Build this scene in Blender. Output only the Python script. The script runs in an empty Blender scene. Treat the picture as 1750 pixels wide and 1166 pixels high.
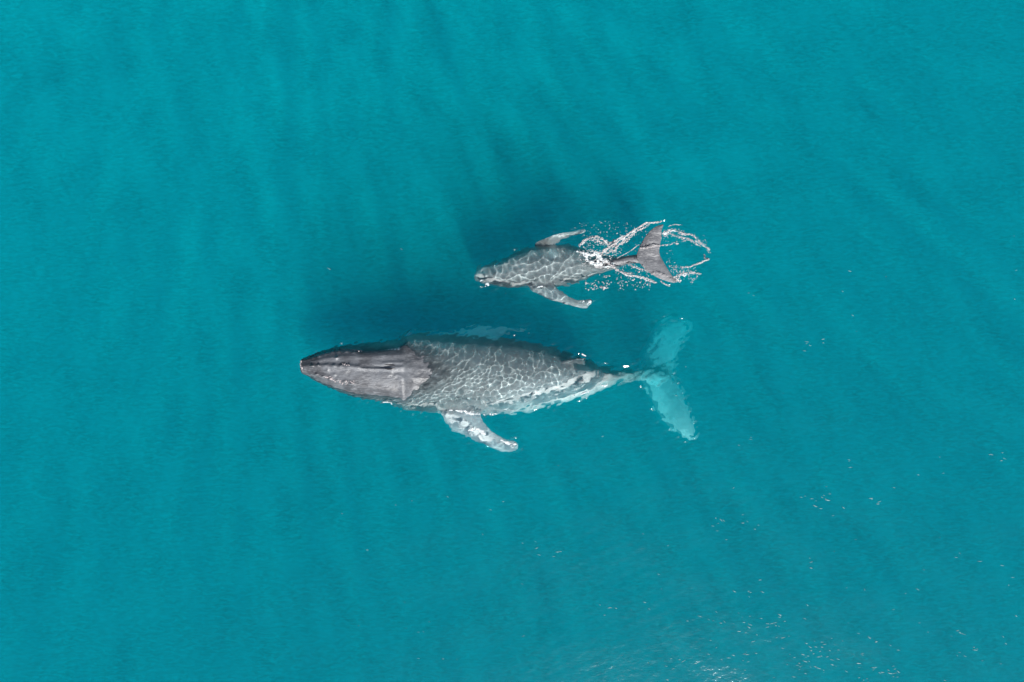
import bpy, bmesh, math, random
import numpy as np
from mathutils import Vector, noise

S = bpy.context.scene
COL = S.collection
rad = math.radians

# ------------------------------------------------------------------ camera
FPX, PCX, PCY, H = 1180.0, 875.0, 583.0, 23.6        # focal length in photo pixels, centre, height over the sea
cam = bpy.data.cameras.new('camera'); cam_o = bpy.data.objects.new('camera', cam); COL.objects.link(cam_o)
cam_o.location = (0, 0, H); cam_o.rotation_euler = (0, 0, 0)
cam.sensor_width = 36; cam.lens = 36 * FPX / 1750; cam.clip_end = 8000; cam.clip_start = 0.5
S.camera = cam_o

# ------------------------------------------------------------------ light
SUN = Vector((0.33, -0.95, 1.0)).normalized()
SUN_EL = math.asin(SUN.z); SUN_AZ = math.atan2(SUN.x, SUN.y)
w = bpy.data.worlds.new('World'); S.world = w; w.use_nodes = True
wn = w.node_tree; bg = wn.nodes['Background']
sky = wn.nodes.new('ShaderNodeTexSky'); sky.sky_type = 'NISHITA'; sky.sun_disc = False
sky.sun_elevation = SUN_EL; sky.sun_rotation = SUN_AZ
wn.links.new(sky.outputs[0], bg.inputs[0]); bg.inputs[1].default_value = 0.05
sl = bpy.data.lights.new('sun', 'SUN'); sl.energy = 5.0; sl.angle = rad(0.5); sl.color = (1.0, 0.98, 0.95)
so = bpy.data.objects.new('sun', sl); COL.objects.link(so)
so.rotation_euler = SUN.to_track_quat('Z', 'Y').to_euler()
sl.cycles.is_caustics_light = True
S.view_settings.view_transform = 'Standard'; S.view_settings.look = 'None'
S.view_settings.gamma = 1.0; S.view_settings.exposure = 0.68; S.view_settings.use_curve_mapping = False
S.cycles.volume_bounces = 3; S.cycles.max_bounces = 10; S.cycles.transparent_max_bounces = 16
S.cycles.transmission_bounces = 8; S.cycles.sample_clamp_indirect = 4.0; S.cycles.sample_clamp_direct = 0.0
S.cycles.use_denoising = True
S.cycles.use_adaptive_sampling = False

# ------------------------------------------------------------------ helpers
def tag(o, label=None, cat=None, group=None, kind=None):
    if label: o['label'] = label
    if cat: o['category'] = cat
    if group: o['group'] = group
    if kind: o['kind'] = kind
    return o

def link(name, me, mat=None, parent=None):
    o = bpy.data.objects.new(name, me); COL.objects.link(o)
    if mat is not None:
        me.materials.clear(); me.materials.append(mat)
    if parent is not None:
        o.parent = parent; o.matrix_parent_inverse.identity()
    return o

def np_mesh(name, verts, faces, smooth=True):
    me = bpy.data.meshes.new(name)
    verts = np.asarray(verts, np.float32); faces = np.asarray(faces, np.int32)
    k = faces.shape[1]
    me.vertices.add(len(verts)); me.vertices.foreach_set('co', verts.ravel())
    me.loops.add(faces.size); me.loops.foreach_set('vertex_index', faces.ravel())
    me.polygons.add(len(faces)); me.polygons.foreach_set('loop_start', np.arange(0, faces.size, k, dtype=np.int32))
    me.update(calc_edges=True); me.validate()
    me.polygons.foreach_set('use_smooth', np.full(len(me.polygons), smooth))
    return me

def world(px, py, z):
    s = (H - z) / FPX
    return (px - PCX) * s, -(py - PCY) * s

def to_px(x, y, z):
    s = FPX / (H - z)
    return PCX + x * s, PCY - y * s

def seg_dist(px, py, pts, closed=True):
    pts = np.asarray(pts, float); n = len(pts)
    d = np.full(px.shape, 1e9)
    for i in range(n if closed else n - 1):
        a, b = pts[i], pts[(i + 1) % n]; ab = b - a
        t = np.clip(((px - a[0]) * ab[0] + (py - a[1]) * ab[1]) / max(ab @ ab, 1e-9), 0, 1)
        d = np.minimum(d, np.hypot(px - a[0] - t * ab[0], py - a[1] - t * ab[1]))
    return d

def poly_sd(px, py, pts):
    """positive inside the outline, in the outline's own units"""
    d = seg_dist(px, py, pts); ins = np.zeros(px.shape, bool); n = len(pts)
    for i in range(n):
        x0, y0 = pts[i]; x1, y1 = pts[(i + 1) % n]
        if y0 == y1: continue
        c = ((y0 > py) != (y1 > py)) & (px < (x1 - x0) * (py - y0) / (y1 - y0) + x0)
        ins ^= c
    return np.where(ins, d, -d)

def smooth_poly(pts, it=2):
    p = [tuple(q) for q in pts]
    for _ in range(it):
        q = []
        for i in range(len(p)):
            a, b = p[i], p[(i + 1) % len(p)]
            q.append((a[0] * .75 + b[0] * .25, a[1] * .75 + b[1] * .25))
            q.append((a[0] * .25 + b[0] * .75, a[1] * .25 + b[1] * .75))
        p = q
    return p

def vnoise(x, y, z=0.0, seed=0):
    """cheap smooth value noise on arrays, -1..1"""
    x = np.asarray(x, float); y = np.asarray(y, float); z = np.broadcast_to(np.asarray(z, float), x.shape)
    xi, yi, zi = np.floor(x).astype(int), np.floor(y).astype(int), np.floor(z).astype(int)
    def f(t): return t * t * (3 - 2 * t)
    u, v, w_ = f(x - xi), f(y - yi), f(z - zi)
    def h(a, b, c):
        n = (a * 374761393 + b * 668265263 + c * 2147483647 + seed * 974634777) & 0xffffffff
        n = ((n ^ (n >> 13)) * 1274126177) & 0xffffffff
        n = ((n ^ (n >> 16)) * 2246822519) & 0xffffffff
        return (n >> 8) / float(1 << 24) * 2 - 1
    r = 0
    for a in (0, 1):
        for b in (0, 1):
            for c in (0, 1):
                r = r + (u if a else 1 - u) * (v if b else 1 - v) * (w_ if c else 1 - w_) * h(xi + a, yi + b, zi + c)
    return r

# ------------------------------------------------------------------ outlines read off the photograph (photo pixels)
# station: x, upper edge, lower edge, height of the back, vertical radius, squareness of the section
ADULT = [
 (513, 619, 631, .10, .10, .8), (516, 613, 638, .14, .22, .7), (530, 608, 645, .22, .42, .7), (545, 602, 654, .26, .55, .72),
 (575, 593, 667, .32, .75, .72), (610, 587, 679, .35, .92, .72), (650, 584, 686, .35, 1.05, .74), (680, 581, 692, .33, 1.15, .76),
 (690, 576, 698, .31, 1.2, .7), (706, 569, 702, .14, 1.25, .8), (740, 571, 702, .0, 1.28, .86), (780, 572, 704, -.15, 1.3, .9),
 (820, 574, 709, -.32, 1.3, .92), (860, 577, 708, -.37, 1.27, .95), (900, 583, 701, -.42, 1.2, 1.0), (940, 592, 692, -.5, 1.12, 1.05),
 (970, 603, 685, -.62, 1.03, 1.1), (1000, 614, 676, -.8, .9, 1.15), (1030, 626, 664, -1.08, .68, 1.15), (1060, 632, 652, -1.5, .48, 1.1),
 (1085, 632, 649, -2.0, .38, 1.0), (1105, 631, 652, -2.6, .26, 1.0), (1125, 634, 650, -2.95, .14, 1.0), (1138, 638, 646, -3.05, .05, 1.0)]
CALF = [
 (810, 467, 476, -.6, .10, .8), (817, 459, 482, -.5, .22, .75), (828, 454, 487, -.42, .33, .7), (850, 448, 490, -.32, .45, .7),
 (870, 438, 491, -.25, .55, .75), (893, 427, 492, -.22, .64, .85), (915, 421, 492, -.22, .7, .9), (945, 418, 491, -.21, .72, .95),
 (970, 419, 488, -.17, .68, 1.0), (998, 427, 479, -.09, .55, 1.05), (1022, 433, 470, .03, .42, 1.1), (1048, 439, 461, .06, .3, 1.1),
 (1072, 437, 452, .08, .2, 1.0), (1092, 435, 450, .10, .14, 1.0), (1110, 435, 447, .12, .1, 1.0), (1124, 436, 443, .12, .05, 1.0)]
A_FLUKE = [(1096, 622), (1099, 602), (1109, 581), (1120, 560), (1132, 549), (1150, 546), (1166, 549), (1172, 557), (1167, 576), (1155, 600),
           (1147, 618), (1143, 636), (1151, 649), (1163, 670), (1173, 698), (1180, 719), (1187, 741), (1181, 750), (1172, 748), (1144, 732),
           (1123, 707), (1110, 678), (1098, 656), (1092, 648)]
C_FLUKE = [(1086, 438), (1091, 426), (1096, 414), (1103, 403), (1113, 391), (1124, 385), (1136, 382), (1131, 393), (1132, 406), (1128, 419),
           (1127, 434), (1133, 445), (1142, 460), (1148, 470), (1158, 481), (1153, 485), (1137, 481), (1120, 474), (1104, 463), (1091, 449)]
A_FLIP_LOW = [(752, 690), (754, 708), (762, 722), (775, 737), (791, 741), (808, 752), (821, 757), (836, 763), (851, 770), (868, 773), (880, 771),
              (888, 765), (886, 756), (876, 752), (863, 749), (845, 740), (832, 727), (822, 715), (822, 690)]
A_FLIP_UP = [(722, 606), (702, 588), (703, 572), (714, 568), (744, 569), (780, 568), (800, 564), (816, 558.5), (850, 558.5), (880, 560), (906, 563),
             (913, 565), (890, 567), (865, 568), (855, 574), (835, 582), (800, 606)]
C_FLIP_LOW = [(905, 478), (900, 490), (910, 498), (925, 505), (940, 513), (955, 517), (968, 521), (984, 525), (996, 528), (1004, 528), (1006, 523),
              (1012, 519), (1012, 511), (1001, 512), (988, 513), (975, 509), (965, 501), (950, 494), (945, 478)]
C_FLIP_UP = [(925, 440), (908, 424), (920, 412), (935, 406), (949, 400), (965, 397), (980, 395), (996, 391), (1002, 393), (1002, 397), (990, 401),
             (975, 405), (960, 410), (950, 415), (947, 426), (955, 440)]

def interp_stations(st, n):
    st = np.array(st, float); t = np.arange(len(st)); tt = np.linspace(0, len(st) - 1, n)
    out = []
    for c in range(st.shape[1]):
        y = st[:, c]; m = np.gradient(y)
        i = np.clip(np.floor(tt).astype(int), 0, len(y) - 2); u = tt - i
        # limit slopes a little to avoid overshoot
        h00 = 2*u**3 - 3*u**2 + 1; h10 = u**3 - 2*u**2 + u; h01 = -2*u**3 + 3*u**2; h11 = u**3 - u**2
        out.append(h00 * y[i] + h10 * m[i] + h01 * y[i + 1] + h11 * m[i + 1])
    return np.array(out).T

def torso(st, n=150, k=72, relief=None):
    P = interp_stations(st, n); V = []; F = []
    for (px, t, b, zt, rb, e) in P:
        zc = zt - rb
        zm = min(zc + .35 * rb, 0)
        for j in range(k):
            a = 2 * math.pi * j / k; c, s = math.cos(a), math.sin(a)
            u = math.copysign(abs(c) ** (0.9 if s > 0 else 1), c)
            z = zc + rb * math.copysign(abs(s) ** (e if s > 0 else 1.0), s)
            py = (t + b) / 2 + u * (b - t) / 2
            x, y = world(px, py, z)
            V.append((x, y, z))
    V = np.array(V)
    if relief is not None:
        px, py = to_px(V[:, 0], V[:, 1], V[:, 2])
        up = np.tile(np.sin(2 * np.pi * np.arange(k) / k) > 0.02, n)
        V[:, 2] += np.where(up, relief(px, py), 0)
    V = list(map(tuple, V))
    for i in range(n - 1):
        for j in range(k):
            a, b = i * k + j, i * k + (j + 1) % k
            F.append((a, b, b + k, a + k))
    c0 = len(V); V.append(tuple(np.mean(V[:k], 0))); c1 = len(V); V.append(tuple(np.mean(V[(n-1)*k:n*k], 0)))
    for j in range(k):
        F.append((c0, (j + 1) % k, j)); F.append((c1, (n-1)*k + j, (n-1)*k + (j+1) % k))
    return V, F

def blade(outline, zf, thick, step, edge=8.0):
    """a fin: lens-shaped plate over an outline; zf(px, py) gives the height of its middle"""
    pts = smooth_poly(outline, 2)
    xs = [p[0] for p in pts]; ys = [p[1] for p in pts]
    gx = np.arange(min(xs) - 2, max(xs) + 2, step); gy = np.arange(min(ys) - 2, max(ys) + 2, step)
    GX, GY = np.meshgrid(gx, gy)
    sd = poly_sd(GX, GY, pts)
    keep = sd > 0
    idx = -np.ones(GX.shape, int); idx[keep] = np.arange(keep.sum())
    t = thick * np.clip(sd[keep] / edge, 0.12, 1) ** .6
    X, Y = GX[keep], GY[keep]; Z = zf(X, Y)
    V = []
    for sgn in (1, -1):
        zz = Z + sgn * t; wx, wy = world(X, Y, Z); V += list(zip(wx, wy, zz))
    n = keep.sum(); F = []; cells = (idx[:-1, :-1] >= 0) & (idx[:-1, 1:] >= 0) & (idx[1:, 1:] >= 0) & (idx[1:, :-1] >= 0)
    edges = {}
    for i, j in zip(*np.nonzero(cells)):
        q = (idx[i, j], idx[i, j+1], idx[i+1, j+1], idx[i+1, j])
        F.append(q[::-1]); F.append(tuple(v + n for v in q))
        for a in range(4):
            e = (q[a], q[(a+1) % 4]); edges[e] = 1
    for (a, b) in edges:
        if (b, a) not in edges: F.append((a, b, b + n, a + n))
    return V, F

def unify(name, shells, voxel, smooth_it=3):
    bm = bmesh.new()
    for V, F in shells:
        vs = [bm.verts.new(v) for v in V]
        for f in F:
            try: bm.faces.new([vs[i] for i in f])
            except ValueError: pass
        loose = [v for v in vs if not v.link_faces]
        for v in loose: bm.verts.remove(v)
    bmesh.ops.recalc_face_normals(bm, faces=bm.faces[:])
    me = bpy.data.meshes.new('shells'); bm.to_mesh(me); bm.free()
    o = bpy.data.objects.new('shells', me); COL.objects.link(o)
    r = o.modifiers.new('r', 'REMESH'); r.mode = 'VOXEL'; r.voxel_size = voxel; r.use_smooth_shade = True
    s = o.modifiers.new('s', 'SMOOTH'); s.factor = 0.5; s.iterations = smooth_it
    dg = bpy.context.evaluated_depsgraph_get()
    out = bpy.data.meshes.new_from_object(o.evaluated_get(dg))
    out.name = name
    bpy.data.objects.remove(o); bpy.data.meshes.remove(me)
    return out

# ------------------------------------------------------------------ materials
def new_mat(name):
    m = bpy.data.materials.new(name); m.use_nodes = True; m.node_tree.nodes.clear()
    return m, m.node_tree.nodes, m.node_tree.links

def math_node(N, L, op, a, b=None, clamp=False):
    n = N.new('ShaderNodeMath'); n.operation = op; n.use_clamp = clamp
    for i, v in enumerate((a, b)):
        if v is None: continue
        if isinstance(v, (int, float)): n.inputs[i].default_value = v
        else: L.new(v, n.inputs[i])
    return n.outputs[0]

def skin_material(name, base, light, dark, pale, back, scale=1.0):
    m, N, L = new_mat(name)
    out = N.new('ShaderNodeOutputMaterial'); P = N.new('ShaderNodeBsdfPrincipled'); L.new(P.outputs[0], out.inputs[0])
    tc = N.new('ShaderNodeTexCoord')
    def nz(sc, det, rough=.6, stretch=(1, 1, 1)):
        mp = N.new('ShaderNodeMapping'); mp.inputs['Scale'].default_value = stretch; L.new(tc.outputs['Object'], mp.inputs[0])
        n = N.new('ShaderNodeTexNoise'); n.inputs['Scale'].default_value = sc * scale; n.inputs['Detail'].default_value = det
        n.inputs['Roughness'].default_value = rough; L.new(mp.outputs[0], n.inputs['Vector']); return n.outputs[0]
    def ramp(v, a, b):
        r = N.new('ShaderNodeMapRange'); r.interpolation_type = 'SMOOTHSTEP'; r.inputs[1].default_value = a; r.inputs[2].default_value = b
        L.new(v, r.inputs[0]); return r.outputs[0]
    def mix(f, a, b):
        x = N.new('ShaderNodeMix'); x.data_type = 'RGBA'; L.new(f, x.inputs[0])
        for i, v in ((6, a), (7, b)):
            if isinstance(v, tuple): x.inputs[i].default_value = v + (1,)
            else: L.new(v, x.inputs[i])
        return x.outputs[2]
    c = mix(ramp(nz(1.1, 5), .38, .66), dark, base)
    c = mix(ramp(nz(3.5, 6, .7, (.5, 1.6, 1)), .5, .74), c, light)
    c = mix(math_node(N, L, 'MULTIPLY', ramp(nz(16, 3, .6, (.35, 2.2, 1)), .54, .66), .45), c, light)
    c = mix(math_node(N, L, 'MULTIPLY', ramp(nz(22, 2), .6, .7), .7), c, dark)
    at = N.new('ShaderNodeAttribute'); at.attribute_name = 'pale'
    pm = math_node(N, L, 'MULTIPLY', at.outputs['Fac'], ramp(nz(4.5, 6, .7), .12, .34))
    c = mix(pm, c, pale)
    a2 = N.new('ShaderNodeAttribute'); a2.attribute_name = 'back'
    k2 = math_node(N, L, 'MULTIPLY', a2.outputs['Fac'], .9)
    c = mix(k2, c, mix(ramp(nz(2.2, 6, .65), .35, .65), back, tuple(min(1, v * 1.35) for v in back)))  # submerged skin lightened in colour to offset light lost through the surface
    a3 = N.new('ShaderNodeAttribute'); a3.attribute_name = 'nape_dim'
    c = mix(math_node(N, L, 'MULTIPLY', a3.outputs['Fac'], .7), c, dark)  # darkening put into the dry skin colour to match wet brightness
    c = mix(pm, c, pale)
    L.new(c, P.inputs['Base Color'])
    P.inputs['Roughness'].default_value = .36
    P.inputs['Specular IOR Level'].default_value = .4
    b = N.new('ShaderNodeBump'); b.inputs['Strength'].default_value = .6; b.inputs['Distance'].default_value = .03
    h = math_node(N, L, 'ADD', nz(9, 6, .65, (.6, 1.5, 1)), math_node(N, L, 'MULTIPLY', nz(40, 3), .35))
    L.new(h, b.inputs['Height']); L.new(b.outputs[0], P.inputs['Normal'])
    return m

def diffuse_material(name, col, rough=.6, bump=0, transl=0):
    m, N, L = new_mat(name)
    out = N.new('ShaderNodeOutputMaterial'); P = N.new('ShaderNodeBsdfPrincipled'); L.new(P.outputs[0], out.inputs[0])
    n = N.new('ShaderNodeTexNoise'); n.inputs['Scale'].default_value = 25; n.inputs['Detail'].default_value = 4
    tc = N.new('ShaderNodeTexCoord'); L.new(tc.outputs['Object'], n.inputs['Vector'])
    x = N.new('ShaderNodeMix'); x.data_type = 'RGBA'; L.new(n.outputs[0], x.inputs[0])
    x.inputs[6].default_value = tuple(c * .75 for c in col) + (1,); x.inputs[7].default_value = tuple(min(1, c * 1.2) for c in col) + (1,)
    L.new(x.outputs[2], P.inputs['Base Color']); P.inputs['Roughness'].default_value = rough
    if bump:
        b = N.new('ShaderNodeBump'); b.inputs['Strength'].default_value = bump; b.inputs['Distance'].default_value = .02
        L.new(n.outputs[0], b.inputs['Height']); L.new(b.outputs[0], P.inputs['Normal'])
    return m

def water_surface_material(MIXT, over_whale=False):
    m, N, L = new_mat('water_surface')
    out = N.new('ShaderNodeOutputMaterial')
    tc = N.new('ShaderNodeTexCoord')
    # the pane lets light through partly bent, partly straight on
    refr = N.new('ShaderNodeBsdfGlass' if over_whale else 'ShaderNodeBsdfRefraction'); refr.inputs['IOR'].default_value = 1.33; refr.inputs['Roughness'].default_value = 0
    refr.inputs['Color'].default_value = (.80, .98, 1.0, 1) if not over_whale else (.90, .99, 1.0, 1)
    # ripples bend the light more in some places than in others: uneven shafts under the surface
    mp = N.new('ShaderNodeMapping'); mp.inputs['Rotation'].default_value = (0, 0, math.atan2(SUN.x, -SUN.y)); L.new(tc.outputs['Object'], mp.inputs[0])
    mp.inputs['Rotation'].default_value[2] = -math.atan2(SUN.x, -SUN.y)
    mp2 = N.new('ShaderNodeMapping'); mp2.inputs['Scale'].default_value = (1.0, .6, 1); L.new(mp.outputs[0], mp2.inputs[0])
    n1 = N.new('ShaderNodeTexNoise'); n1.inputs['Scale'].default_value = 1.25; n1.inputs['Detail'].default_value = 3; L.new(mp2.outputs[0], n1.inputs['Vector'])
    r1 = N.new('ShaderNodeMapRange'); r1.inputs[1].default_value = .3; r1.inputs[2].default_value = .7; r1.inputs[3].default_value = .34; r1.inputs[4].default_value = 1.0
    L.new(n1.outputs[0], r1.inputs[0])
    mp4 = N.new('ShaderNodeMapping'); mp4.inputs['Scale'].default_value = (.7, 1.9, 1); mp4.inputs['Rotation'].default_value = (0, 0, rad(-12)); L.new(tc.outputs['Object'], mp4.inputs[0])
    n4 = N.new('ShaderNodeTexNoise'); n4.inputs['Scale'].default_value = 5.2; n4.inputs['Detail'].default_value = 6; n4.inputs['Roughness'].default_value = .62
    n4.inputs['Distortion'].default_value = .6; L.new(mp4.outputs[0], n4.inputs['Vector'])
    r4 = N.new('ShaderNodeMapRange'); r4.inputs[1].default_value = .34; r4.inputs[2].default_value = .66; r4.inputs[3].default_value = .75; r4.inputs[4].default_value = 1.0
    L.new(n4.outputs[0], r4.inputs[0])
    tr = N.new('ShaderNodeBsdfTransparent'); L.new(r4.outputs[0], tr.inputs['Color'])  # noise in the transparency colour paints ripple light and dark
    mx = N.new('ShaderNodeMixShader'); mx.inputs[0].default_value = MIXT
    if not over_whale: L.new(r1.outputs[0], mx.inputs[0])
    L.new(refr.outputs[0], mx.inputs[1]); L.new(tr.outputs[0], mx.inputs[2])
    if over_whale:
        L.new(mx.outputs[0], out.inputs[0]); return m
    # reflection with fine ripples
    b = N.new('ShaderNodeBump'); b.inputs['Strength'].default_value = 1.0; b.inputs['Distance'].default_value = .006
    mp3 = N.new('ShaderNodeMapping'); mp3.inputs['Scale'].default_value = (.75, 1.6, 1); mp3.inputs['Rotation'].default_value = (0, 0, rad(14)); L.new(tc.outputs['Object'], mp3.inputs[0])
    n2 = N.new('ShaderNodeTexNoise'); n2.inputs['Scale'].default_value = 8.0; n2.inputs['Detail'].default_value = 5; n2.inputs['Roughness'].default_value = .6
    L.new(mp3.outputs[0], n2.inputs['Vector']); L.new(n2.outputs[0], b.inputs['Height'])
    gl = N.new('ShaderNodeBsdfGlossy'); gl.inputs['Roughness'].default_value = .12; L.new(b.outputs[0], gl.inputs['Normal'])
    fr = N.new('ShaderNodeFresnel'); fr.inputs['IOR'].default_value = 1.33; L.new(b.outputs[0], fr.inputs['Normal'])
    m2 = N.new('ShaderNodeMixShader'); L.new(fr.outputs[0], m2.inputs[0]); L.new(mx.outputs[0], m2.inputs[1]); L.new(gl.outputs[0], m2.inputs[2])
    L.new(m2.outputs[0], out.inputs[0])
    return m

VOL_TOP = -1.08
WATER = water_surface_material(.6)
SURFACE_PATCH = water_surface_material(.24, True)

# ------------------------------------------------------------------ the sea: bed, body of water, surface
FLOOR_Z = -16.0
big = 3000.0
fm = np_mesh('sea_floor', [(-big, -big, FLOOR_Z), (big, -big, FLOOR_Z), (big, big, FLOOR_Z), (-big, big, FLOOR_Z)], [(0, 1, 2, 3)], False)
tag(link('sea_floor', fm, diffuse_material('sand', (.42, .40, .33), .9)), kind='structure')

bm = bmesh.new(); bmesh.ops.create_cube(bm, size=1)
for v in bm.verts:
    v.co.x *= 2 * big - 20; v.co.y *= 2 * big - 20; v.co.z = VOL_TOP if v.co.z > 0 else FLOOR_Z - 1.5
vm = bpy.data.meshes.new('deep_water'); bm.to_mesh(vm); bm.free()
m, N, L = new_mat('water_body'); out = N.new('ShaderNodeOutputMaterial')
sc = N.new('ShaderNodeVolumeScatter'); sc.inputs['Color'].default_value = (.0, .845, .835, 1); sc.inputs['Density'].default_value = .17
sc.inputs['Anisotropy'].default_value = -0.2
ab = N.new('ShaderNodeVolumeAbsorption'); ab.inputs['Color'].default_value = (0.0, .918, .960, 1); ab.inputs['Density'].default_value = .55
ad = N.new('ShaderNodeAddShader'); L.new(sc.outputs[0], ad.inputs[0]); L.new(ab.outputs[0], ad.inputs[1]); L.new(ad.outputs[0], out.inputs['Volume'])
tag(link('deep_water', vm, m), kind='structure')

def graded(lo, a, b, hi, fine, coarse):
    return np.concatenate([np.linspace(lo, a, int((a - lo) / coarse), endpoint=False), np.linspace(a, b, int((b - a) / fine), endpoint=False), np.linspace(b, hi, int((hi - b) / coarse) + 1)])
GX = graded(-19, -7.6, 7.2, 19, .019, .045); GY = graded(-13.2, -4.4, 4.6, 13.2, .019, .045)
X, Y = np.meshgrid(GX, GY)
PX, PY = to_px(X, Y, 0.0)
def station_outline(st):
    P = interp_stations(st, 60)
    return [(p[0], p[1]) for p in P] + [(p[0], p[2]) for p in P[::-1]]
A_OUT = [station_outline(ADULT)] + [smooth_poly(q, 1) for q in (A_FLUKE, A_FLIP_LOW, A_FLIP_UP)]
C_OUT = [station_outline(CALF)] + [smooth_poly(q, 1) for q in (C_FLUKE, C_FLIP_LOW, C_FLIP_UP)]
def near(outs, pad):
    d = np.full(X.shape, -1e9)
    for q in outs:
        xs = [p[0] for p in q]; ys = [p[1] for p in q]
        box = (PX > min(xs) - 80) & (PX < max(xs) + 80) & (PY > min(ys) - 80) & (PY < max(ys) + 80)
        s = np.full(X.shape, -80.0); s[box] = poly_sd(PX[box], PY[box], q); d = np.maximum(d, s)
    return d
dA, dC = near(A_OUT, 0), near(C_OUT, 0)
dmax = np.maximum(dA, dC)
Z = np.zeros_like(X); rs = np.random.RandomState(7)
chop = .12 + .98 * np.clip((dmax + 14) / 10, 0, 1)
Z2 = np.zeros_like(X)
for i in range(140):
    ZZ, l0, oc, am_ = (Z, .115, 1.75, .0056) if i < 80 else (Z2, .155, 1.7, .0062)
    lam = l0 * 2 ** (rs.rand() * oc); a = rad(122) + rs.randn() * .6; k = 2 * math.pi / lam
    ZZ += am_ * lam * np.sin(k * (math.cos(a) * X + math.sin(a) * Y) + rs.rand() * 6.283) * (.7 + .6 * rs.rand())
wc = np.maximum(np.clip((dC - dA) / 24 + .5, 0, 1), np.clip((PX - 800) / 110, 0, .85))
gust = 1 + .28 * vnoise(X * .9, Y * .9, 0, 17)
Z = (Z * (1 - wc) + Z2 * wc) * chop * gust
for i in range(14):
    lam = 1.5 * 2 ** (rs.rand() * 2.0); a = rad(75) + rs.randn() * .5; k = 2 * math.pi / lam
    Z += 0.0012 * lam * np.sin(k * (math.cos(a) * X + math.sin(a) * Y) + rs.rand() * 6.283)
edge = np.clip(np.minimum(GX[-1] - abs(X), GY[-1] - abs(Y)) / 1.5, 0, 1); Z *= edge
V3 = np.stack([X, Y, Z], -1).reshape(-1, 3)
idx = np.arange(X.size).reshape(X.shape)
Q = np.stack([idx[:-1, :-1], idx[:-1, 1:], idx[1:, 1:], idx[1:, :-1]], -1).reshape(-1, 4)
def cellv(D): return (D[:-1, :-1] + D[1:, 1:] + D[:-1, 1:] + D[1:, :-1]).reshape(-1) / 4
wob = cellv(vnoise(X * 2.2, Y * 2.2, 0, 3) * 3)
cA, cC = cellv(dA) + wob, cellv(dC) + wob
own = np.zeros(len(Q), int); own[cA > -4] = 1; own[(cC > -4) & (cC > cA)] = 2
# normals of the whole surface, kept on every piece so that no seam shows
def piece(faces, extra=None):
    u, inv = np.unique(faces, return_inverse=True); return V3[u], inv.reshape(faces.shape)
v_, f_ = piece(Q[own == 0])
ring = [(GX[0], GY[0]), (GX[-1], GY[0]), (GX[-1], GY[-1]), (GX[0], GY[-1])]; outr = [(-big, -big), (big, -big), (big, big), (-big, big)]
base = len(v_); v_ = np.vstack([v_, [(x, y, 0) for x, y in ring] + [(x, y, 0) for x, y in outr]])
f_ = np.vstack([f_, [(base + i, base + 4 + i, base + 4 + (i + 1) % 4, base + (i + 1) % 4) for i in range(4)]])
wo = link('water', np_mesh('water', v_, f_), WATER); tag(wo, kind='structure'); wo.cycles.is_caustics_caster = True

# ------------------------------------------------------------------ whales
def gauss_line(px, py, pts, wd):
    return np.exp(-(seg_dist(px, py, pts, False) / wd) ** 2)

def adult_relief(px, py):
    r = np.zeros(px.shape)
    r += .07 * gauss_line(px, py, [(520, 626), (560, 626), (620, 628), (665, 630), (700, 628)], 4)
    r -= .09 * gauss_line(px, py, [(618, 627), (650, 627.5), (668, 625)], 1.8)
    r += .05 * gauss_line(px, py, [(655, 636), (675, 640), (690, 646)], 3) + .05 * gauss_line(px, py, [(655, 622), (680, 619), (700, 622)], 2.5)
    r -= .05 * gauss_line(px, py, [(640, 632), (665, 637), (680, 645)], 1.5)
    for q in ([(530, 638), (570, 648), (620, 660), (670, 668)], [(535, 618), (580, 610), (640, 609), (690, 606)]):
        r += .03 * gauss_line(px, py, q, 4)
    r += np.where(px > 640, 1, 0) * np.clip((px - 690) / 25, 0, 1) * np.clip((800 - px) / 40, 0, 1) * (.026 * vnoise(px * .07, py * .13, 0, 5) + .016 * vnoise(px * .19, py * .33, 0, 6) + .009 * vnoise(px * .5, py * .6, 0, 8))
    for tx, ty in TUB:
        r += .075 * np.exp(-(((px - tx) / 2.4) ** 2 + ((py - ty) / 1.7) ** 2))
    lip = [(519, 612), (545, 605), (575, 597), (600, 597), (622, 599), (655, 597), (680, 593), (692, 584)]
    lx = np.interp(px, [p[0] for p in lip], [p[1] for p in lip], left=0, right=0)
    out = (px > 519) & (px < 694)
    r -= np.where(out, .20 / (1 + np.exp(np.clip((py - lx) / .9, -30, 30))), 0)
    r -= .10 * gauss_line(px, py, lip, 1.5)
    r += np.where((px > 622) & (px < 690) & (py < lx - 2), .02 * np.sin(px * 1.1), 0)
    lip2 = [(525, 640), (556, 655), (590, 666), (630, 675), (672, 682)]
    r -= .05 * gauss_line(px, py, lip2, 1.6)
    r += .05 * gauss_line(px, py, [(985, 632), (1010, 636), (1040, 640), (1075, 641)], 4)
    return r

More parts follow.
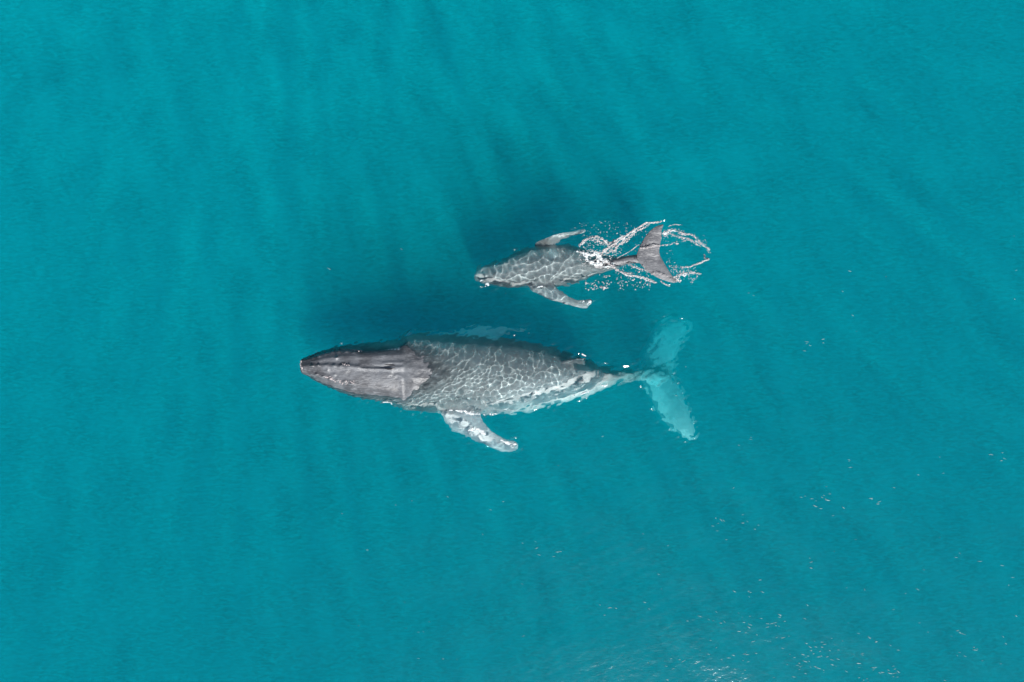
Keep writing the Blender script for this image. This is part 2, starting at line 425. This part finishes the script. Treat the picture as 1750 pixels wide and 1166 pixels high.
TUB = [(536, 611), (546, 608), (557, 604), (568, 601), (580, 600), (593, 600), (607, 602), (534, 625), (545, 624), (558, 623), (571, 625), (583, 625), (598, 626),
       (612, 627), (541, 640), (552, 644), (563, 648), (575, 651), (588, 654), (602, 656), (570, 641), (560, 633), (590, 636), (575, 612)]
def fin(px0, py0, px1, py1, tipx, tipy, z0, hgt, thick):
    """hooked dorsal fin between two base points"""
    V, F = [], []
    prof = [(0, 0), (.25, .28), (.5, .62), (.75, .92), (.95, 1.0), (1.02, .9), (.92, .6), (.9, .3), (1.0, 0.0)]
    b0 = Vector((*world(px0, py0, z0), z0)); b1 = Vector((*world(px1, py1, z0), z0)); t = Vector((*world(tipx, tipy, z0 + hgt), z0 + hgt))
    mid = (b0 + b1) / 2; lean = t - b1; lean.x = 0
    side = (b1 - b0).cross(Vector((0, 0, 1))).normalized()
    for s in (-1, 1):
        for u, h in prof:
            p = b0.lerp(b1, u) + Vector((0, lean.y * h, hgt * h - .1 * (h < .01)))
            V.append(tuple(p + side * s * thick * (1 - .75 * h)))
    n = len(prof)
    F.append(tuple(range(n))); F.append(tuple(range(2 * n - 1, n - 1, -1)))
    for i in range(n):
        j = (i + 1) % n; F.append((j, i, i + n, j + n))
    return V, F

def set_pale(me, fields, name='pale'):
    n = len(me.vertices); co = np.empty(n * 3, np.float32); me.vertices.foreach_get('co', co); co = co.reshape(-1, 3).astype(float)
    px, py = to_px(co[:, 0], co[:, 1], co[:, 2]); v = np.zeros(n)
    for f in fields: v = np.maximum(v, f(px, py, co[:, 2]))
    a = me.attributes.new(name, 'FLOAT', 'POINT'); a.data.foreach_set('value', np.clip(v, 0, 1).astype(np.float32))

def inside(outline, soft=6, amt=1.0, lim=None):
    q = smooth_poly(outline, 1)
    def f(px, py, z):
        r = np.clip((poly_sd(px, py, q) + soft) / soft, 0, 1) * amt
        return r if lim is None else r * lim(px, py, z)
    return f

def make_surface_patch(name, sel, parent, label=None):  # piece of the sea surface above a whale, parented to its body
    fv, ff = piece(Q[sel])
    o = link(name, np_mesh(name, fv, ff), SURFACE_PATCH, parent); o.cycles.is_caustics_caster = True
    return o

# the adult
aw = bpy.data.objects.new('humpback_whale', None); COL.objects.link(aw)
tag(aw, 'large grey whale at the surface with broad dry head and pale sunken tail', 'whale', 'humpback whales swimming')
shells = [torso(ADULT, 190, 96, adult_relief),
          blade(A_FLUKE, lambda x, y: -3.25 + (y - 640) * .009, .085, 1.3, 10),
          blade(A_FLIP_LOW, lambda x, y: np.clip(-.85 + (y - 700) * .005, -1, -.48), .10, 1.3, 9),
          blade(A_FLIP_UP, lambda x, y: -1.9 + 0 * x, .07, 1.0, 6),
          fin(955, 619, 1000, 620, 1010, 612, -.68, .26, .07)]
am = unify('body', shells, .03, 3)
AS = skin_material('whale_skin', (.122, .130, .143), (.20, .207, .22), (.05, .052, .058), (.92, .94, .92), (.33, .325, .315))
set_pale(am, [inside(A_FLUKE, 4, .55, lambda px, py, z: np.clip((abs(py - 636) - 4) / 14, .15, 1) * np.clip((px - 1088) / 10, 0, 1)),
              inside(A_FLIP_LOW, 3, 1.0, lambda px, py, z: np.clip((py - 700) / 8, 0, 1)),
              inside(A_FLIP_UP, 3, 1.0, lambda px, py, z: np.clip((-z - 1.2) / .1, 0, 1)),
              lambda px, py, z: .5 * ((px > 612) & (px < 685) & (py < 598) & (z > 0)) * (.5 + .5 * np.sin(px * 1.1)),
              lambda px, py, z: .5 * np.clip((py - np.interp(px, [740, 820, 900, 1000, 1050], [694, 672, 640, 626, 632])) / 44, 0, 1) * (px > 740) * np.clip((1055 - px) / 50, 0, 1)])
set_pale(am, [lambda px, py, z: np.clip((.02 - z) / .03, 0, 1) * (.04 + .96 * np.clip(-z / .3, 0, 1)) * np.clip((px - 500) / 200, .3, 1) * (1 - .8 * np.exp(-((px - 985) / 30) ** 2 - ((py - 614) / 9) ** 2))], 'back')  # colour lift below the waterline, making up for light the surface stops
set_pale(am, [lambda px, py, z: np.clip((px - 683) / 40, 0, 1) * (z > -.01) * .4], 'nape_dim')  # dry nape darkened in colour to even its brightness with wet skin
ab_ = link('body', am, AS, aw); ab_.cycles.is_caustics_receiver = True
make_surface_patch('sea_surface_patch', own == 1, ab_)

# the calf
cw = bpy.data.objects.new('whale_calf', None); COL.objects.link(cw)
tag(cw, 'small mottled grey calf with raised tail splashing beside the large whale', 'whale', 'humpback whales swimming')
shells = [torso(CALF, 150, 72, lambda px, py: .035 * gauss_line(px, py, [(812, 471), (860, 468), (900, 458)], 4) + .03 * gauss_line(px, py, [(985, 452), (1020, 450), (1060, 446)], 4)),
          blade(C_FLUKE, lambda x, y: .12 + np.abs(y - 440) * .002, .045, .8, 7),
          blade(C_FLIP_LOW, lambda x, y: np.clip(-.5 + (y - 488) * .011, -.5, -.1), .06, .8, 6),
          blade(C_FLIP_UP, lambda x, y: np.clip(-1.0 + (424 - y) * .036, -1.0, -.1), .06, .8, 6)]
cm = unify('body', shells, .018, 3)
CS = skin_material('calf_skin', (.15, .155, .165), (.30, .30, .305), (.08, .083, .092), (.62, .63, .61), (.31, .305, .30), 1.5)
set_pale(cm, [inside(C_FLIP_LOW, 2, .9, lambda px, py, z: np.clip((py - 490) / 8, 0, 1)),
              inside(C_FLIP_UP, 2, .8, lambda px, py, z: np.clip((px - 935) / 8, 0, 1)),
              lambda px, py, z: .55 * np.clip((835 - px) / 12, 0, 1)])
set_pale(cm, [lambda px, py, z: np.clip((.02 - z) / .07, 0, 1)], 'back')  # calf skin lightened under water to make up for lost light
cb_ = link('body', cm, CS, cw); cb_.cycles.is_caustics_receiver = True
make_surface_patch('sea_surface_patch', own == 2, cb_)

# ------------------------------------------------------------------ growths and openings on the adult's head
from mathutils.bvhtree import BVHTree
abm = bmesh.new(); abm.from_mesh(am); BVH = BVHTree.FromBMesh(abm); abm.free()
EYE = Vector((0, 0, H))
def on_skin(px, py):
    x, y = world(px, py, 0); d = (Vector((x, y, 0)) - EYE).normalized()
    return BVH.ray_cast(EYE, d)[:2]

def ico(sub=1):
    b = bmesh.new(); bmesh.ops.create_icosphere(b, subdivisions=sub, radius=1.0)
    V = np.array([v.co[:] for v in b.verts]); F = np.array([[v.index for v in f.verts] for f in b.faces]); b.free()
    return V, F
ICO1, ICO2 = ico(1), ico(2)

def blobs(items, ic=ICO1, seed=0, rough=.18):
    """items: (x, y, z, rx, ry, rz, turn)"""
    r = np.random.RandomState(seed); Vs, Fs, n = [], [], 0; B, BF = ic
    for (x, y, z, rx, ry, rz, a) in items:
        v = B * (1 + rough * r.randn(len(B), 1)) * np.array([rx, ry, rz]); c, s_ = math.cos(a), math.sin(a)
        v = np.stack([v[:, 0] * c - v[:, 1] * s_ + x, v[:, 0] * s_ + v[:, 1] * c + y, v[:, 2] + z], -1)
        Vs.append(v); Fs.append(BF + n); n += len(B)
    return np.vstack(Vs), np.vstack(Fs)

BARN = diffuse_material('barnacle_shell', (.38, .335, .335), .7, .5)
rb_ = random.Random(5)
for line, cnt, wd in (([(527, 611), (540, 606), (556, 600)], 34, 1.3), ([(565, 598), (585, 597), (603, 598), (618, 601)], 42, 1.9),
                      ([(556, 643), (566, 647), (576, 652), (590, 655), (604, 654)], 40, 2.6), ([(515, 612), (514, 624), (518, 637)], 16, .8), ([(584, 622), (600, 625)], 8, 1.2)):
    it = []
    for i in range(cnt):
        k = rb_.random() * (len(line) - 1); j = min(int(k), len(line) - 2); u = k - j
        px = line[j][0] * (1 - u) + line[j + 1][0] * u + rb_.gauss(0, wd * .6); py = line[j][1] * (1 - u) + line[j + 1][1] * u + rb_.gauss(0, wd * .6)
        hit = on_skin(px, py)
        if hit[0] is None: continue
        p = hit[0] + hit[1] * .005; rr = rb_.uniform(.012, .034)
        it.append((p.x, p.y, p.z, rr, rr * rb_.uniform(.7, 1), rr * .8, rb_.random() * 6))
    v, f = blobs(it, ICO1, 3, .12)
    tag(link('barnacle_cluster', np_mesh('barnacles', v, f, False), BARN, ab_), kind='stuff')

SLIT = diffuse_material('wet_dark_skin', (.035, .036, .04), .3)
for pts in ([(657, 624), (663, 623.2), (669, 623.6), (675, 625)], [(657, 630), (663, 631), (669, 631), (675, 629.6)]):
    V, F = [], []; seg = 14
    for i in range(seg + 1):
        k = i / seg * 3; j = min(int(k), 2); u = k - j
        px = pts[j][0] * (1 - u) + pts[j + 1][0] * u; py = pts[j][1] * (1 - u) + pts[j + 1][1] * u
        p, nn = on_skin(px, py); wd = .028 * math.sin(math.pi * (i + .3) / (seg + .6)) + .004
        for q in range(6):
            a = q / 6 * 2 * math.pi; V.append((p.x, p.y + wd * math.cos(a), p.z + .006 + .012 * math.sin(a)))
    for i in range(seg):
        for q in range(6): F.append((i * 6 + q, i * 6 + (q + 1) % 6, (i + 1) * 6 + (q + 1) % 6, (i + 1) * 6 + q))
    link('blowhole', np_mesh('blowhole', V, F), SLIT, ab_)

# ------------------------------------------------------------------ foam lying on the water
def foam_material():
    m, N, L = new_mat('foam'); out = N.new('ShaderNodeOutputMaterial'); P = N.new('ShaderNodeBsdfPrincipled')
    tc = N.new('ShaderNodeTexCoord'); n = N.new('ShaderNodeTexNoise'); n.inputs['Scale'].default_value = 9; n.inputs['Detail'].default_value = 5
    L.new(tc.outputs['Object'], n.inputs['Vector'])
    x = N.new('ShaderNodeMix'); x.data_type = 'RGBA'; L.new(n.outputs[0], x.inputs[0])
    x.inputs[6].default_value = (.32, .42, .44, 1); x.inputs[7].default_value = (.55, .52, .52, 1)
    L.new(x.outputs[2], P.inputs['Base Color']); P.inputs['Roughness'].default_value = .5; L.new(P.outputs[0], out.inputs[0])
    return m
FOAM = foam_material()

def surf_z(x, y):
    i = np.clip(np.searchsorted(GY, y), 0, len(GY) - 1); j = np.clip(np.searchsorted(GX, x), 0, len(GX) - 1)
    return Z[i, j]

def foam_patch(lines, lace, seed, hgt=.02, res=.016, over=0.012):
    """lines: list of (points with half-widths in photo pixels); lace 0 = solid, 1 = thin threads"""
    allp = np.array([p for l in lines for p in l]); mg = allp[:, 2].max() + 2
    x0, y1 = world(allp[:, 0].min() - mg, allp[:, 1].min() - mg, 0); x1, y0 = world(allp[:, 0].max() + mg, allp[:, 1].max() + mg, 0)
    gx = np.arange(x0, x1, res); gy = np.arange(y0, y1, res); GXX, GYY = np.meshgrid(gx, gy); px, py = to_px(GXX, GYY, 0)
    px = px + 1.4 * vnoise(GXX * 5, GYY * 5, 1, seed) + .7 * vnoise(GXX * 13, GYY * 13, 1, seed + 1); py = py + 1.4 * vnoise(GXX * 5, GYY * 5, 7, seed) + .7 * vnoise(GXX * 13, GYY * 13, 7, seed + 1)
    best = np.full(px.shape, -9.0)
    for l in lines:
        for a, b in zip(l[:-1], l[1:]):
            dx, dy = b[0] - a[0], b[1] - a[1]; t = np.clip(((px - a[0]) * dx + (py - a[1]) * dy) / (dx * dx + dy * dy + 1e-9), 0, 1)
            wd = a[2] + (b[2] - a[2]) * t
            best = np.maximum(best, 1 - np.hypot(px - a[0] - t * dx, py - a[1] - t * dy) / wd)
    n = np.minimum(abs(vnoise(GXX * 6, GYY * 9, 0, seed + 5)), abs(vnoise(GXX * 11 + 3, GYY * 14, 0, seed + 6)) * 1.3)
    f = best - lace * (n * 3.2 - .12)
    keep = (f > 0) & (best > 0)
    for _ in range(2):
        kp = np.pad(keep.astype(float), 4); cs = np.cumsum(np.cumsum(np.pad(kp, ((1, 0), (1, 0))), 0), 1)
        box = (cs[9:, 9:] - cs[:-9, 9:] - cs[9:, :-9] + cs[:-9, :-9]) / 81; keep = keep & (box > .3)
    ii = -np.ones(px.shape, int); ii[keep] = np.arange(keep.sum())
    zz = surf_z(GXX[keep], GYY[keep]) + over + hgt * np.clip(f[keep] * 1.5, 0, 1) * (.6 + .5 * vnoise(GXX[keep] * 20, GYY[keep] * 20, 2, seed))
    nt = keep.sum(); T = np.stack([GXX[keep], GYY[keep], zz], -1); Bt = T.copy(); Bt[:, 2] = surf_z(T[:, 0], T[:, 1]) + over - .004
    cells = (ii[:-1, :-1] >= 0) & (ii[:-1, 1:] >= 0) & (ii[1:, 1:] >= 0) & (ii[1:, :-1] >= 0)
    q = np.stack([ii[:-1, :-1][cells], ii[:-1, 1:][cells], ii[1:, 1:][cells], ii[1:, :-1][cells]], -1)
    e = np.concatenate([q[:, [0, 1]], q[:, [1, 2]], q[:, [2, 3]], q[:, [3, 0]]]); key = e[:, 0].astype(np.int64) * (nt + 1) + e[:, 1]; rk = e[:, 1].astype(np.int64) * (nt + 1) + e[:, 0]
    be = e[~np.isin(key, rk)]; sides = np.stack([be[:, 1], be[:, 0], be[:, 0] + nt, be[:, 1] + nt], -1)
    F = np.vstack([q, q[:, ::-1] + nt, sides]); Vv = np.vstack([T, Bt])
    u, inv = np.unique(F, return_inverse=True)
    return Vv[u], inv.reshape(F.shape)

def foam(label, lines, lace, seed, **kw):
    v, f = foam_patch(lines, lace, seed, **kw)
    tag(link('foam', np_mesh('foam', v, f), FOAM), label, 'foam', kind='stuff')

foam('white foam line washing along the lower flank of the large whale above its flipper',
     [[(688, 698, .8), (705, 702, 1.2), (740, 702, .9), (758, 701, 1.2), (776, 700, 1.8), (788, 702.5, 3.6), (803, 706, 5.2), (818, 708, 3.0), (838, 707.5, 3.4), (858, 709, 1.2), (884, 706, .8)],
      [(745, 704, 1), (757, 705, 1.4)], [(765, 725, .8), (774, 734, 1.2)]], .55, 11)
foam('bright broken foam beside the tail stock of the large whale',
     [[(955, 690, .8), (982, 680, 1.8), (995, 673, 2.6), (1007, 667, 4.0), (1018, 664, 4.0), (1029, 659, 3.0), (1042, 657, 1.2)], [(985, 684, 1.2), (1004, 679, 1.8), (1018, 672, 1.2)], [(885, 705, 2), (905, 706, 1.6)]], .95, 23)
foam('lacy foam over the pale lower flipper of the large whale',
     [[(793, 739, 1.6), (800, 728, 1.4), (808, 723, 1.4), (816, 728, 1.6)], [(797, 738, 1.5), (812, 734, 5), (822, 737, 5), (832, 742, 3)], [(848, 748, 2), (862, 755, 4), (874, 761, 4), (882, 758, 2)]], .6, 31)
foam('thin foam threads where the sea laps the head of the large whale',
     [[(545, 655, .6), (575, 668, .7), (600, 676, .9), (630, 682, 1.6), (660, 687, 2.0), (682, 695, 1.8)], [(600, 664, 1.2), (640, 671, 2.4), (672, 678, 2.4)]], 1.0, 37)
foam('faint foam threads near the small back fin of the large whale', [[(978, 597, 1.2), (990, 602, 2.0), (1003, 609, 1.4), (1016, 612, .8)]], 1.0, 41)
foam('white water thrown up on the back of the calf in front of its tail',
     [[(1001, 434, 4), (1010, 436, 7.5), (1018, 434, 6.5), (1024, 441, 5), (1032, 446, 6), (1046, 450, 4)], [(985, 430, 3), (998, 433, 4), (1003, 446, 5), (1018, 452, 6)], [(1020, 448, 5), (1030, 455, 6), (1046, 456, 3)]], .5, 47, hgt=.07, over=.10)
foam('lacy foam round the lower flipper and flank of the calf',
     [[(905, 494, 2), (935, 490, 2), (968, 489, 1.4), (992, 482, 1.4), (1015, 473, 1.6), (1044, 462, 1.2)], [(985, 514, 3), (1000, 519, 6), (1008, 516, 4)], [(955, 517, 1.5), (975, 522, 2)], [(816, 478, 3), (824, 482, 4), (840, 488, 2.5)]], 1.0, 53)
foam('lacy foam along the upper flipper of the calf', [[(930, 411, 2), (942, 407, 3), (955, 402, 4), (975, 399, 3), (1000, 394, 2.4)]], 1.0, 59)

# ------------------------------------------------------------------ spray thrown up by the calf's tail
SPR = diffuse_material('spray', (.48, .445, .44), .3)
def zoomed(pts): return [(990 + a / 7.2875, 360 + b / 7.2875) for a, b in pts]
def spray(label, ropes, clouds, seed):
    r = random.Random(seed); it = []
    for pts, z0, z1, step, wd, size in ropes:
        p = zoomed(pts); L_ = [math.dist(p[i], p[i + 1]) for i in range(len(p) - 1)]; tot = sum(L_); s_ = 0
        while s_ < tot:
            q, k = s_, 0
            while k < len(L_) - 1 and q > L_[k]: q -= L_[k]; k += 1
            u = min(q / L_[k], 1); a = math.atan2(-(p[k + 1][1] - p[k][1]), p[k + 1][0] - p[k][0])
            bun = .5 + .5 * math.sin(s_ * .55 + seed) * math.sin(s_ * .23 + 2)
            for _ in range(1 + (r.random() < bun)):
                px = p[k][0] * (1 - u) + p[k + 1][0] * u + r.gauss(0, wd * 1.7); py = p[k][1] * (1 - u) + p[k + 1][1] * u + r.gauss(0, wd * 1.7)
                f = s_ / tot; z = z0 + (z1 - z0) * math.sin(math.pi * f) + r.uniform(-.03, .03)
                x, y = world(px, py, z); rr = .46 * size * r.uniform(.35, 1.45)
                it.append((x, y, max(z, .02), rr * r.uniform(1, 2.6), rr, rr * .9, a + r.gauss(0, .35)))
            s_ += .72 * step * r.uniform(.6, 1.9) * (1.15 + .9 * (1 - bun))
    for (x0, y0, x1, y1, n, z1, size) in clouds:
        for _ in range(int(n * 1.15)):
            px, py = zoomed([(r.uniform(x0, x1), r.uniform(y0, y1))])[0]; z = r.uniform(.03, z1); x, y = world(px, py, z)
            rr = .64 * size * r.uniform(.4, 1.3) * (1.7 if r.random() < .07 else 1)
            it.append((x, y, z, rr * r.uniform(1, 1.9), rr, rr, r.random() * 3))
    v, f = blobs(it, ICO1, seed, .22)
    tag(link('spray', np_mesh('spray', v, f), SPR), label, 'spray', kind='stuff')

spray('ring of flying droplets behind the trailing edge of the calf tail',
      [([(1110, 200), (1130, 185), (1190, 173), (1285, 182)], .1, .3, .55, .22, .020),
       ([(1045, 275), (1100, 250), (1160, 232), (1240, 262), (1330, 295), (1400, 298), (1470, 350), (1500, 400), (1570, 437), (1610, 480), (1612, 525)], .08, .5, .5, .65, .025),
       ([(1050, 320), (1130, 285), (1200, 322), (1300, 342), (1380, 358), (1430, 400), (1500, 440)], .08, .4, .55, .6, .024),
       ([(1290, 385), (1340, 362), (1400, 372)], .1, .3, .35, .15, .016),
       ([(1010, 436), (1060, 430), (1130, 424), (1170, 408), (1230, 410)], .12, .25, .5, .3, .024),
       ([(1560, 548), (1560, 592), (1612, 605), (1530, 640), (1440, 672), (1380, 700), (1260, 712)], .08, .35, .42, .35, .026),
       ([(1500, 790), (1400, 775), (1250, 790), (1180, 832), (1260, 878), (1180, 884)], .06, .3, .4, .6, .028),
       ([(1130, 700), (1200, 690), (1230, 760), (1320, 760), (1410, 740)], .06, .3, .8, 1.2, .022),
       ([(1380, 860), (1440, 850), (1390, 905)], .06, .2, 1.0, .6, .018)],
      [(1040, 240, 1330, 400, 46, .4, .018), (1110, 680, 1480, 860, 70, .35, .018), (1070, 480, 1240, 660, 14, .3, .015), (1380, 290, 1600, 440, 16, .3, .014)], 61)
spray('long ropes of flung water in front of the upper lobe of the calf tail',
      [([(1020, 142), (900, 153), (840, 150), (790, 180), (730, 215), (640, 268), (560, 330), (450, 400), (330, 478), (260, 565)], .1, .6, .26, .35, .026),
       ([(870, 170), (800, 215), (720, 250), (650, 300), (590, 350), (490, 420), (420, 520)], .1, .5, .34, .5, .024),
       ([(640, 330), (600, 380), (520, 410), (450, 450)], .1, .3, .5, .6, .026),
       ([(0, 440), (60, 370), (150, 330), (230, 323), (310, 370), (352, 425), (440, 375), (460, 480)], .12, .5, .26, .5, .026),
       ([(40, 400), (130, 350), (210, 350), (260, 400), (330, 400)], .12, .5, .5, .8, .024),
       ([(240, 540), (330, 480), (440, 440)], .12, .3, .35, .9, .024), ([(300, 560), (380, 500), (470, 500)], .12, .25, .4, .9, .022),
       ([(470, 592), (560, 545), (640, 502), (720, 437), (760, 425)], .1, .3, .4, .15, .018),
       ([(760, 470), (860, 462), (930, 440), (1010, 436)], .2, .3, .36, .3, .022)],
      [(0, 130, 700, 330, 80, .5, .014), (0, 380, 480, 560, 110, .4, .02), (480, 380, 820, 560, 26, .3, .014), (570, 200, 900, 330, 30, .4, .016)], 67)
spray('droplets and flung water below the tail stock of the calf',
      [([(330, 620), (420, 692), (500, 760), (600, 800), (700, 817), (800, 830), (870, 858), (950, 895)], .1, .3, .26, .35, .024),
       ([(330, 640), (460, 740), (560, 770), (660, 790)], .1, .2, .5, .5, .022),
       ([(600, 662), (700, 712), (800, 740), (850, 765)], .1, .25, .5, .5, .024),
       ([(820, 850), (900, 890), (950, 897)], .1, .2, .5, .3, .024), ([(1015, 880), (1060, 912), (1125, 940)], .05, .12, .35, .25, .024),
       ([(900, 792), (970, 780), (1050, 802), (1150, 850)], .22, .3, .55, .5, .018),
       ([(270, 950), (310, 960), (335, 945)], .05, .15, .4, .5, .03), ([(300, 820), (380, 820)], .05, .15, .8, .8, .02)],
      [(70, 860, 400, 990, 60, .25, .02), (400, 760, 900, 990, 95, .3, .018), (480, 640, 860, 800, 60, .3, .016), (0, 480, 420, 740, 120, .3, .018)], 71)

foam('torn milky foam on the water beneath the flung ropes round the calf tail',
     [[(1113, 382, 1.5), (1100, 383, 3), (1090, 391, 4), (1075, 400, 4), (1060, 409, 5), (1045, 420, 6), (1034, 430, 6)], [(993, 418, 3), (1005, 407, 3.5), (1022, 404, 3.5), (1036, 412, 4), (1046, 420, 4)],
      [(1040, 448, 4), (1056, 461, 4), (1072, 470, 3.5), (1090, 473, 3), (1110, 480, 2.5), (1120, 484, 1.5)], [(1134, 400, 3), (1150, 393, 3), (1174, 402, 3), (1195, 414, 2.5), (1208, 426, 1.5)],
      [(1207, 443, 1.5), (1195, 450, 2), (1178, 457, 2), (1163, 458, 2)], [(1150, 482, 3), (1165, 472, 4), (1180, 468, 3), (1194, 468, 1.5)]], .8, 83, hgt=.015)

# solid pale flecks standing in for glints on the ripples, thickest towards the lower right
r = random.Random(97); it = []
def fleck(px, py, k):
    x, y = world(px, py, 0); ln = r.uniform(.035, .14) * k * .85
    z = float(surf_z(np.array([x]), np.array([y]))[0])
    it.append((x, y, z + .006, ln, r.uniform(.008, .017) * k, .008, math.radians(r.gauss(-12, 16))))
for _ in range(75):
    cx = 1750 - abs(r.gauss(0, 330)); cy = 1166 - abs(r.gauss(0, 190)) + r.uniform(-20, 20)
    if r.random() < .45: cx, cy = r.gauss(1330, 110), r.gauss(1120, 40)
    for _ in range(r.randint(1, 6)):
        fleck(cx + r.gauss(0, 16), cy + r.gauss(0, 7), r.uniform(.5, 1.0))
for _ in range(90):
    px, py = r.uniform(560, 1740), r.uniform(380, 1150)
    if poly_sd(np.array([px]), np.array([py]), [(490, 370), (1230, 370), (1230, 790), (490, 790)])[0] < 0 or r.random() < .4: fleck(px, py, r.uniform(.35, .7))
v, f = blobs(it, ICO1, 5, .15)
tag(link('glint_flecks', np_mesh('glint_flecks', v, f), diffuse_material('fleck', (.16, .27, .28), .4)), 'small pale flecks modelled as glints over the ripples towards the lower right', 'foam', kind='stuff')
